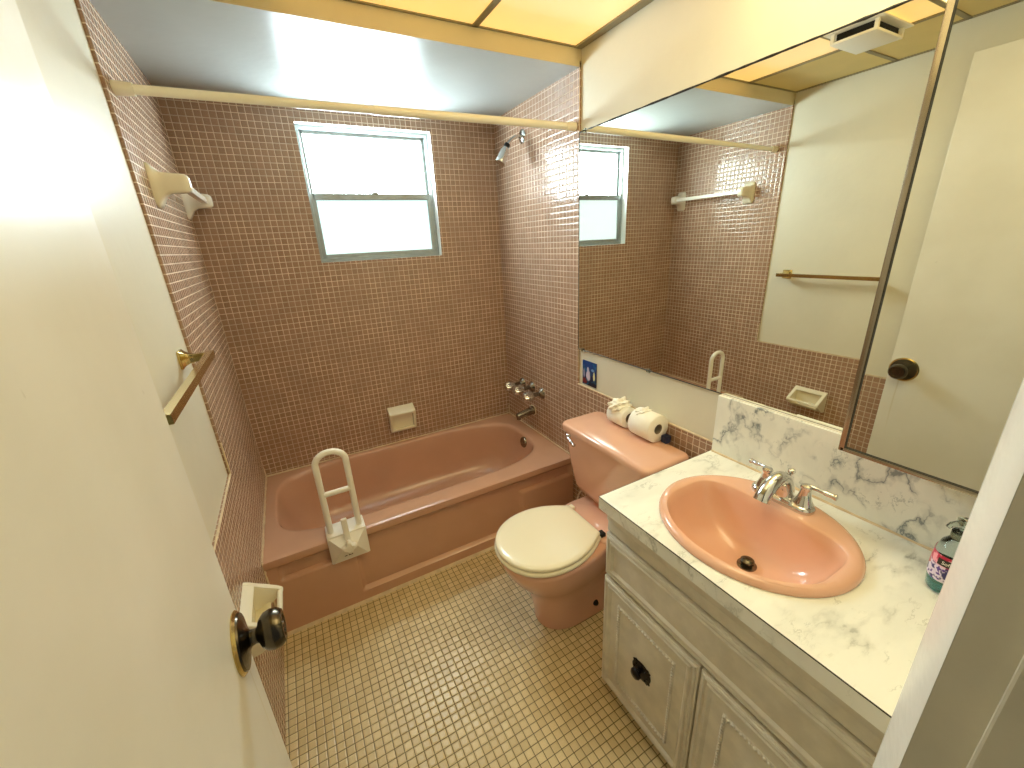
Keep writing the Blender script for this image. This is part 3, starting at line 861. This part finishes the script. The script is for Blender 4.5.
# drawer front + rails
bm, s = panel_front(.085, .781, .512, .668, .014); obj('drawer_front', bm, M['cab'], va, 25)
bm = B(); box(bm, XF - .010, XF, .085, .783, .672, .712, 0, .004); box(bm, XF - .016, XF, .085, .783, .712, .752, 0, .006); obj('top_rail', bm, M['cab'], va, 40)
for q, (ya, yb) in enumerate(((.4275, .779), (.085, .4225))):
    bm, s = panel_front(ya, yb, .040, .506, .018)
    dr = obj('door', bm, M['cab'], va, 25)
    # beaded inner moulding
    bm = B()
    i0 = .066
    rect_ring(bm, ya + i0, yb - i0, .040 + i0, .506 - i0, .012, s, [(0, -.001), (.2, .003), (.5, .0045), (.8, .003), (1, -.001)])
    path = [(ya + i0, .04 + i0), (yb - i0, .04 + i0), (yb - i0, .506 - i0), (ya + i0, .506 - i0), (ya + i0, .04 + i0)]
    off = .006
    cor = [(ya + i0 + off, .04 + i0 + off), (yb - i0 - off, .04 + i0 + off), (yb - i0 - off, .506 - i0 - off), (ya + i0 + off, .506 - i0 - off)]
    for e in range(4):
        a_, b_ = cor[e], cor[(e + 1) % 4]
        n_ = int(math.hypot(b_[0] - a_[0], b_[1] - a_[1]) / .0105)
        for t_ in range(n_):
            y_ = a_[0] + (b_[0] - a_[0]) * t_ / n_; z_ = a_[1] + (b_[1] - a_[1]) * t_ / n_
            b2 = B(); bmesh.ops.create_icosphere(b2, subdivisions=1, radius=.0048)
            merge(bm, b2, 0, Matrix.Translation((s - .0035, y_, z_)))
    obj('beading', bm, M['cab'], dr, 60)
    if True:
        cy_, cz_ = (ya + yb) / 2 + (0 if q == 0 else 0), .279
        bm = B(); n_ = 48
        L = []
        for d, sc_ in ((-.001, 1.0), (.003, 1.0), (.0045, .85)):
            L.append([Vector((s - d, cy_ + .034 * sc_ * (1 + .06 * math.cos(12 * 2 * PI * k_ / n_)) * math.copysign(abs(math.cos(2 * PI * k_ / n_)) ** .5, math.cos(2 * PI * k_ / n_)),
                              cz_ + .030 * sc_ * (1 + .06 * math.cos(12 * 2 * PI * k_ / n_)) * math.copysign(abs(math.sin(2 * PI * k_ / n_)) ** .5, math.sin(2 * PI * k_ / n_)))) for k_ in range(n_)])
        loft(bm, L, True, True)
        for a in range(8):
            b2 = B(); bmesh.ops.create_icosphere(b2, subdivisions=1, radius=.0048)
            merge(bm, b2, 0, Matrix.Translation((s - .004, cy_ + .026 * math.cos(a * PI / 4), cz_ + .023 * math.sin(a * PI / 4))))
        lathe(bm, [(.008, .002), (.007, .010), (.010, .013), (.017, .016), (.018, .021), (.014, .026), (.001, .028)], (s, cy_ + .006, cz_ - .004), (-1, 0, 0), 24)
        pl = obj('pull', bm, M['ironpull'], dr, 50); pl['label'] = 'ornate black iron pull'

# countertop with sink hole
SX, SY, SA, SB = 1.235, .484, .212, .234
bm = B()
N2 = 96
def orect(i, x0_, x1_, y0_, y1_):
    a = 2 * PI * (i + .5) / N2
    dx, dy = SA * math.cos(a), SB * math.sin(a)
    t = 1e9
    if dx > 0: t = min(t, (x1_ - SX) / dx)
    if dx < 0: t = min(t, (x0_ - SX) / dx)
    if dy > 0: t = min(t, (y1_ - SY) / dy)
    if dy < 0: t = min(t, (y0_ - SY) / dy)
    return [SX + dx * t, SY + dy * t]
oc = [orect(i, XC, W - .001, YF + .001, YC) for i in range(N2)]
for cxn, cyn in ((XC, YF + .001), (W - .001, YF + .001), (XC, YC), (W - .001, YC)):
    i = min(range(N2), key=lambda q: (oc[q][0] - cxn) ** 2 + (oc[q][1] - cyn) ** 2); oc[i] = [cxn, cyn]
ih = [(SX + (SA - .022) * math.cos(2 * PI * (i + .5) / N2), SY + (SB - .022) * math.sin(2 * PI * (i + .5) / N2)) for i in range(N2)]
loft(bm, [[Vector((*p, ZC - .041)) for p in ih], [Vector((*p, ZC - .041)) for p in oc], [Vector((*p, ZC)) for p in oc], [Vector((*p, ZC)) for p in ih], [Vector((*p, ZC - .041)) for p in ih]])
ct = obj('countertop', bm, M['marble_top'])
tag(ct, 'grey veined cream marble vanity countertop around the pink sink', 'countertop')
bm = B()
box(bm, XC - .0006, XC + .001, YF + .001, YC, ZC - .0018, ZC + .0003)
box(bm, XC, W - .02, YC - .001, YC + .0006, ZC - .0018, ZC + .0003)
obj('edge_seam', bm, M['edge'], ct)
bm = B(); box(bm, W - .020, W - .0005, YF + .001, YC - .002, ZC + .0005, 1.0045, 0, .001)
bs = obj('backsplash', bm, M['marble']); tag(bs, 'grey veined marble backsplash standing between counter and mirror', 'backsplash')
bm = B(); bead(bm, (W - .021, YC - .005, ZC + .001), (W - .021, YF, ZC + .001), .004); obj('caulk_line', bm, M['caulk'], bs, 60)

# sink
sk = thing('sink', 'oval pink drop-in sink set in the marble counter', 'sink', (SX, SY, ZC))
bm = B()
def el(z, g):
    return [Vector((SX + (SA + g) * math.cos(2 * PI * (i + .5) / N2), SY + (SB + g) * math.sin(2 * PI * (i + .5) / N2), z)) for i in range(N2)]
def bas(z, s_, shx=0.0):
    out = []
    cx_, cy_ = 1.200, .484
    for i in range(N2):
        a = 2 * PI * (i + .5) / N2
        c_, s__ = math.cos(a), math.sin(a)
        e = 2.1 if c_ < 0 else 4.6
        x = (.152 if c_ < 0 else .136) * math.copysign(abs(c_) ** (2 / e), c_)
        y = .196 * math.copysign(abs(s__) ** (2 / e), s__)
        out.append(Vector((cx_ + shx + x * s_, cy_ + y * s_, z)))
    return out
R0 = ZC + .018
L = [el(ZC + .0006, -.024), el(ZC + .0008, -.001), el(ZC + .006, 0), el(ZC + .013, -.004), el(R0 - .0005, -.012), el(R0, -.020), bas(R0 - .0005, 1.06), bas(R0 - .0015, 1.02), bas(R0 - .005, .998), bas(R0 - .03, .962), bas(R0 - .07, .87, .002), bas(R0 - .105, .73, .006), bas(R0 - .128, .54, .016), bas(R0 - .140, .32, .028), bas(R0 - .145, .13, .036)]
loft(bm, L, False, True)
obj('basin', bm, M['pink'], sk, 70)
bm = B(); lathe(bm, [(.024, -.001), (.024, .003), (.017, .004), (.0165, .001)], (1.240, .478, R0 - .144), (0, 0, 1), 24); obj('drain_ring', bm, M['agedchrome'], sk, 40)
bm = B(); lathe(bm, [(.014, 0), (.0165, .010), (.017, .014), (.012, .018), (.001, .0195)], (1.240, .478, R0 - .141), (0, 0, 1), 24); obj('stopper', bm, M['bronze'], sk, 50)

# faucet
fa = thing('faucet', 'chrome two lever faucet standing on the back of the pink sink', 'faucet', (1.388, .494, R0))
fx, fy_ = 1.388, .494
bm = B()
loft(bm, [rrect(fx, fy_, .027, .080, .026, R0 - .001), rrect(fx, fy_, .028, .081, .027, R0 + .008), rrect(fx, fy_, .025, .078, .024, R0 + .014), rrect(fx, fy_, .018, .07, .017, R0 + .017)], True, True)
obj('base', bm, M['chrome'], fa, 50)
bm = B()
pts = spline([(fx + .006, fy_, R0 + .010), (fx + .004, fy_, R0 + .040), (fx - .010, fy_, R0 + .068), (fx - .038, fy_, R0 + .079), (fx - .070, fy_, R0 + .070), (fx - .094, fy_, R0 + .048), (fx - .102, fy_, R0 + .034)], 6)
rr = [.0255 - .007 * min(1, i / 14) + .002 * max(0, (i - 22) / 14) for i in range(len(pts))]
tube(bm, pts, rr, 18)
obj('spout', bm, M['chrome'], fa, 60)
for sg in (-1, 1):
    yy = fy_ + sg * .051
    bm = B()
    lathe(bm, [(.025, .010), (.0245, .016), (.019, .026), (.0145, .042), (.012, .056), (.0125, .062), (.0145, .066), (.0125, .071), (.001, .074)], (fx + .004, yy, R0), (0, 0, 1), 24)
    hv = obj('handle', bm, M['chrome'], fa, 50)
    bm = B()
    tube(bm, spline([(fx + .008, yy, R0 + .068), (fx + .014, yy + sg * .018, R0 + .066), (fx + .020, yy + sg * .038, R0 + .062), (fx + .024, yy + sg * .057, R0 + .060), (fx + .025, yy + sg * .063, R0 + .060)], 5), [.0055] * 6 + [.0055] * 4 + [.0068] * 5 + [.0085] * 3 + [.008, .005, .002], 12)
    obj('lever', bm, M['chrome'], hv, 60)
bm = B(); lathe(bm, [(.003, .01), (.003, .070), (.007, .074), (.0095, .080), (.0085, .087), (.001, .090)], (fx + .024, fy_, R0), (0, 0, 1), 16); obj('lift_rod', bm, M['chrome'], fa, 50)

# soap pump bottle
bo = thing('soap_pump_bottle', 'clear hand soap pump bottle with red and purple label on the counter corner', 'soap bottle', (1.385, .163, ZC))
bxx_, byy_ = 1.385, .163
bm = B()
def bl(z, a_, b_): return [Vector((bxx_ + a_ * math.cos(2 * PI * k_ / 36), byy_ + b_ * math.sin(2 * PI * k_ / 36), ZC + z)) for k_ in range(36)]
bodyp = [(.001, .030, .020), (.006, .036, .025), (.03, .041, .0275), (.06, .042, .028), (.09, .039, .027), (.108, .030, .023), (.118, .018, .016), (.124, .0135, .0135), (.136, .013, .013)]
loft(bm, [bl(*q) for q in bodyp], True, True); obj('bottle', bm, M['clear'], bo, 60)
bm = B(); loft(bm, [bl(z, a_ - .003, b_ - .003) for z, a_, b_ in bodyp[:2]] + [bl(.03, .038, .0245), bl(.055, .039, .025)], True, True); obj('liquid_soap', bm, M['soap'], bo, 60)
k = NT('soap label print')
sep = k.n('ShaderNodeSeparateXYZ'); k.l(k.obj(), sep.inputs[0])
w1 = k.noise(k.obj(), 75.0, 2.0); w2 = k.noise(k.obj(), 120.0, 1.0)
c = k.mix(k.smooth(w1, .45, .52), lin((44, 40, 110)), lin((226, 214, 236)))
c = k.mix(k.smooth(w2, .56, .6), c, lin((92, 60, 150)))
top = k.smooth(sep.outputs[2], .066, .074)
c = k.mix(top, c, k.mix(k.smooth(w1, .46, .56), lin((200, 40, 80)), lin((246, 170, 186))))
red = k.math('SUBTRACT', 1.0, k.smooth(k.math('ADD', k.math('ABSOLUTE', k.math('ADD', sep.outputs[0], .012)), k.math('MULTIPLY', k.math('ABSOLUTE', k.math('SUBTRACT', sep.outputs[2], .062)), 1.2)), .014, .018))
c = k.mix(red, c, lin((186, 16, 40)))
k.l(c, k.b.inputs['Base Color']); k.b.inputs['Roughness'].default_value = .35
bm = B(); loft(bm, [[Vector((bxx_ + a_ * math.cos(t), byy_ + b_ * math.sin(t), ZC + z)) for t in [PI * (.35 + 1.35 * q / 30) for q in range(31)]] for z, a_, b_ in ((.034, .0418, .0283), (.05, .0425, .0288), (.06, .0427, .0289), (.08, .0408, .0282), (.092, .0396, .0276))], closed=False)
lb = obj('label', bm, k.m, bo, 60)
bm = B(); lathe(bm, [(.0145, .124), (.0145, .138), (.012, .141), (.005, .142), (.005, .155), (.012, .156), (.0125, .166), (.001, .168)], (bxx_, byy_, ZC), (0, 0, 1), 20); tube(bm, [(bxx_, byy_, ZC + .161), (bxx_ - .028, byy_ + .012, ZC + .161), (bxx_ - .034, byy_ + .015, ZC + .155)], [.006, .005, .004], 10)
obj('pump', bm, M['clear'], bo, 50)
# brand tag text on the label
cu = bpy.data.curves.new('txt', 'FONT'); cu.body = 'Softsoap'; cu.size = .0105; cu.extrude = .0002; cu.align_x = 'CENTER'
to_ = bpy.data.objects.new('txt', cu); COL.objects.link(to_)
bpy.context.view_layer.update()
me = bpy.data.meshes.new_from_object(to_.evaluated_get(bpy.context.evaluated_depsgraph_get()))
bpy.data.objects.remove(to_)
bm = B(); bm.from_mesh(me)
bm2 = B(); box(bm2, -.026, .026, -.004, .011, -.0006, -.0001, 1)
merge(bm, bm2, 1)
def wrap(co):
    t = 1.12 * PI + co.x / .034      # text runs towards +angle
    return Vector((bxx_ + (.0432 + co.z) * math.cos(t), byy_ + (.0295 + co.z) * math.sin(t), ZC + .076 + co.y))
bmesh.ops.subdivide_edges(bm, edges=[e for e in bm.edges if e.calc_length() > .02], cuts=10)
for v in bm.verts: v.co = wrap(v.co)
obj('brand_tag', bm, [M['paper'], M['edge']], bo)

# ------------------------------------------------------------------ WALL MIRROR
mi_ = thing('wall_mirror', 'large frameless wall mirror with black worn edge above the vanity and toilet', 'mirror', (W, .83, 1.0))
bm = B(); box(bm, W, W + .006, YF + .002, YT - .001, 1.0056, 1.946); obj('mirror_glass', bm, M['mirror'], mi_)
bm = B()
for a_, b_ in (((W - .0005, YT - .002, 1.946), (W - .0005, YF, 1.946)), ((W - .0005, YT - .002, 1.0056), (W - .0005, YF, 1.0056))):
    pts = [Vector(a_).lerp(Vector(b_), t / 60) for t in range(61)]
    tube(bm, pts, [(.0016 + .0022 * random.random()) if a_[2] > 1.5 else .0016 for _ in pts], 6)
tube(bm, [(W - .0005, YT - .001, 1.0056), (W - .0005, YT - .001, 1.946)], .0016, 6)
obj('mirror_edge', bm, M['edge'], mi_)
my_end = .36
bm = B(); box(bm, W - .010, W + .0005, my_end, YC - .003, 1.0048, 1.0066); obj('bottom_channel', bm, M['whitec'], mi_)
for (yy, zz) in ((1.545, 1.946), (1.543, 1.0056), (1.12, 1.0056)):
    bm = B(); box(bm, W - .005, W + .006, yy - .008, yy + .008, zz - .008, zz + .008, 0, .002); obj('clip', bm, M['clear'], mi_)

# medicine cabinet with mirror door
mc = thing('medicine_cabinet', 'mirror fronted medicine cabinet with thin bronze frame projecting over the backsplash', 'cabinet', (1.46, .2, 1.02))
XM = 1.39; mz0, mz1, my0, my1 = 1.018, 1.935, YF + .003, .392
bm = B(); box(bm, XM + .012, W - .0015, my0, my1 - .004, mz0 + .004, mz1 - .004); obj('cabinet_box', bm, M['cab'], mc)
bm = B(); box(bm, XM, XM + .010, my0, my1, mz0, mz1); obj('mirror_door', bm, M['mirror'], mc)
bm = B()
fw, fp = .0085, .004
box(bm, XM - fp, XM + .011, my1 - fw, my1 + .003, mz0 - .003, mz1 + .003, 0, .0015)
box(bm, XM - fp, XM + .011, my0, my1, mz0 - .003, mz0 + fw * .8, 0, .0015)
box(bm, XM - fp, XM + .011, my0, my1, mz1 - fw * .8, mz1 + .003, 0, .0015)
obj('frame', bm, M['frame_dark'], mc, 40)
bm = B(); box(bm, XM + .001, XM + .012, my1 + .003, my1 + .0045, mz0 - .004, mz1 + .003); box(bm, XM + .001, XM + .012, my0, my1, mz0 - .0045, mz0 - .003)
box(bm, XM - fp - .0004, XM, my1 - fw - .0012, my1 - fw, mz0 + .006, mz1 - .006); box(bm, XM - fp - .0004, XM, my0, my1 - fw, mz0 + fw * .8, mz0 + fw * .8 + .0012)
obj('frame_gasket', bm, M['edge'], mc)

# ------------------------------------------------------------------ exhaust vent
ev = thing('ceiling_vent', 'boxy grey ceiling vent cover with dark side slots among the ceiling panels', 'vent', (.545, 1.02, ZF))
vx0, vx1, vy0, vy1 = .44, .65, .945, 1.10
bm = B(); box(bm, vx0 - .02, vx1 + .02, vy0 - .02, vy1 + .02, ZF - .010, ZF - .0045, 0, .002)
obj('flange', bm, M['plastic'], ev)
bm = B(); box(bm, vx0, vx1, vy0, vy1, ZF - .046, ZF - .036, 0, .003)
for xx in (vx0, vx1 - .012):
    for yy in (vy0, vy1 - .012):
        box(bm, xx, xx + .012, yy, yy + .012, ZF - .04, ZF - .009)
obj('cover', bm, M['plastic'], ev, 30)
bm = B(); box(bm, vx0 + .014, vx1 - .014, vy0 + .014, vy1 - .014, ZF - .037, ZF - .0095); obj('slot_shade', bm, M['dark'], ev)  # solid dark block stands in for shade inside the vent

# ------------------------------------------------------------------ world, camera, view
w = bpy.data.worlds.new('world'); sc.world = w; w.use_nodes = True
bgn = w.node_tree.nodes['Background']
bgn.inputs['Color'].default_value = (.75, .72, .62, 1); bgn.inputs['Strength'].default_value = .12

cx, cy, cz = .2988, 0.0, 1.526
yaw, pitch, roll, F = .4869, -.3374, -.0518, 405.88
f = Vector((math.sin(yaw) * math.cos(pitch), math.cos(yaw) * math.cos(pitch), math.sin(pitch)))
r = Vector((math.cos(yaw), -math.sin(yaw), 0)); u = r.cross(f)
rr_ = r * math.cos(roll) + u * math.sin(roll); uu = -r * math.sin(roll) + u * math.cos(roll)
cam = bpy.data.cameras.new('camera'); co = bpy.data.objects.new('camera', cam); COL.objects.link(co)
mw = Matrix((rr_, uu, -f)).transposed().to_4x4(); mw.translation = Vector((cx, cy, cz))
co.matrix_world = mw
cam.sensor_width = 36; cam.lens = F / 1024 * 36; cam.clip_start = .01
sc.camera = co
sc.view_settings.view_transform = 'Standard'; sc.view_settings.look = 'None'
sc.view_settings.gamma = 1; sc.view_settings.use_curve_mapping = False
sc.view_settings.exposure = 0.72
sc.cycles.use_denoising = True
sc.cycles.max_bounces = 10; sc.cycles.diffuse_bounces = 6; sc.cycles.glossy_bounces = 5
sc.cycles.sample_clamp_indirect = 6
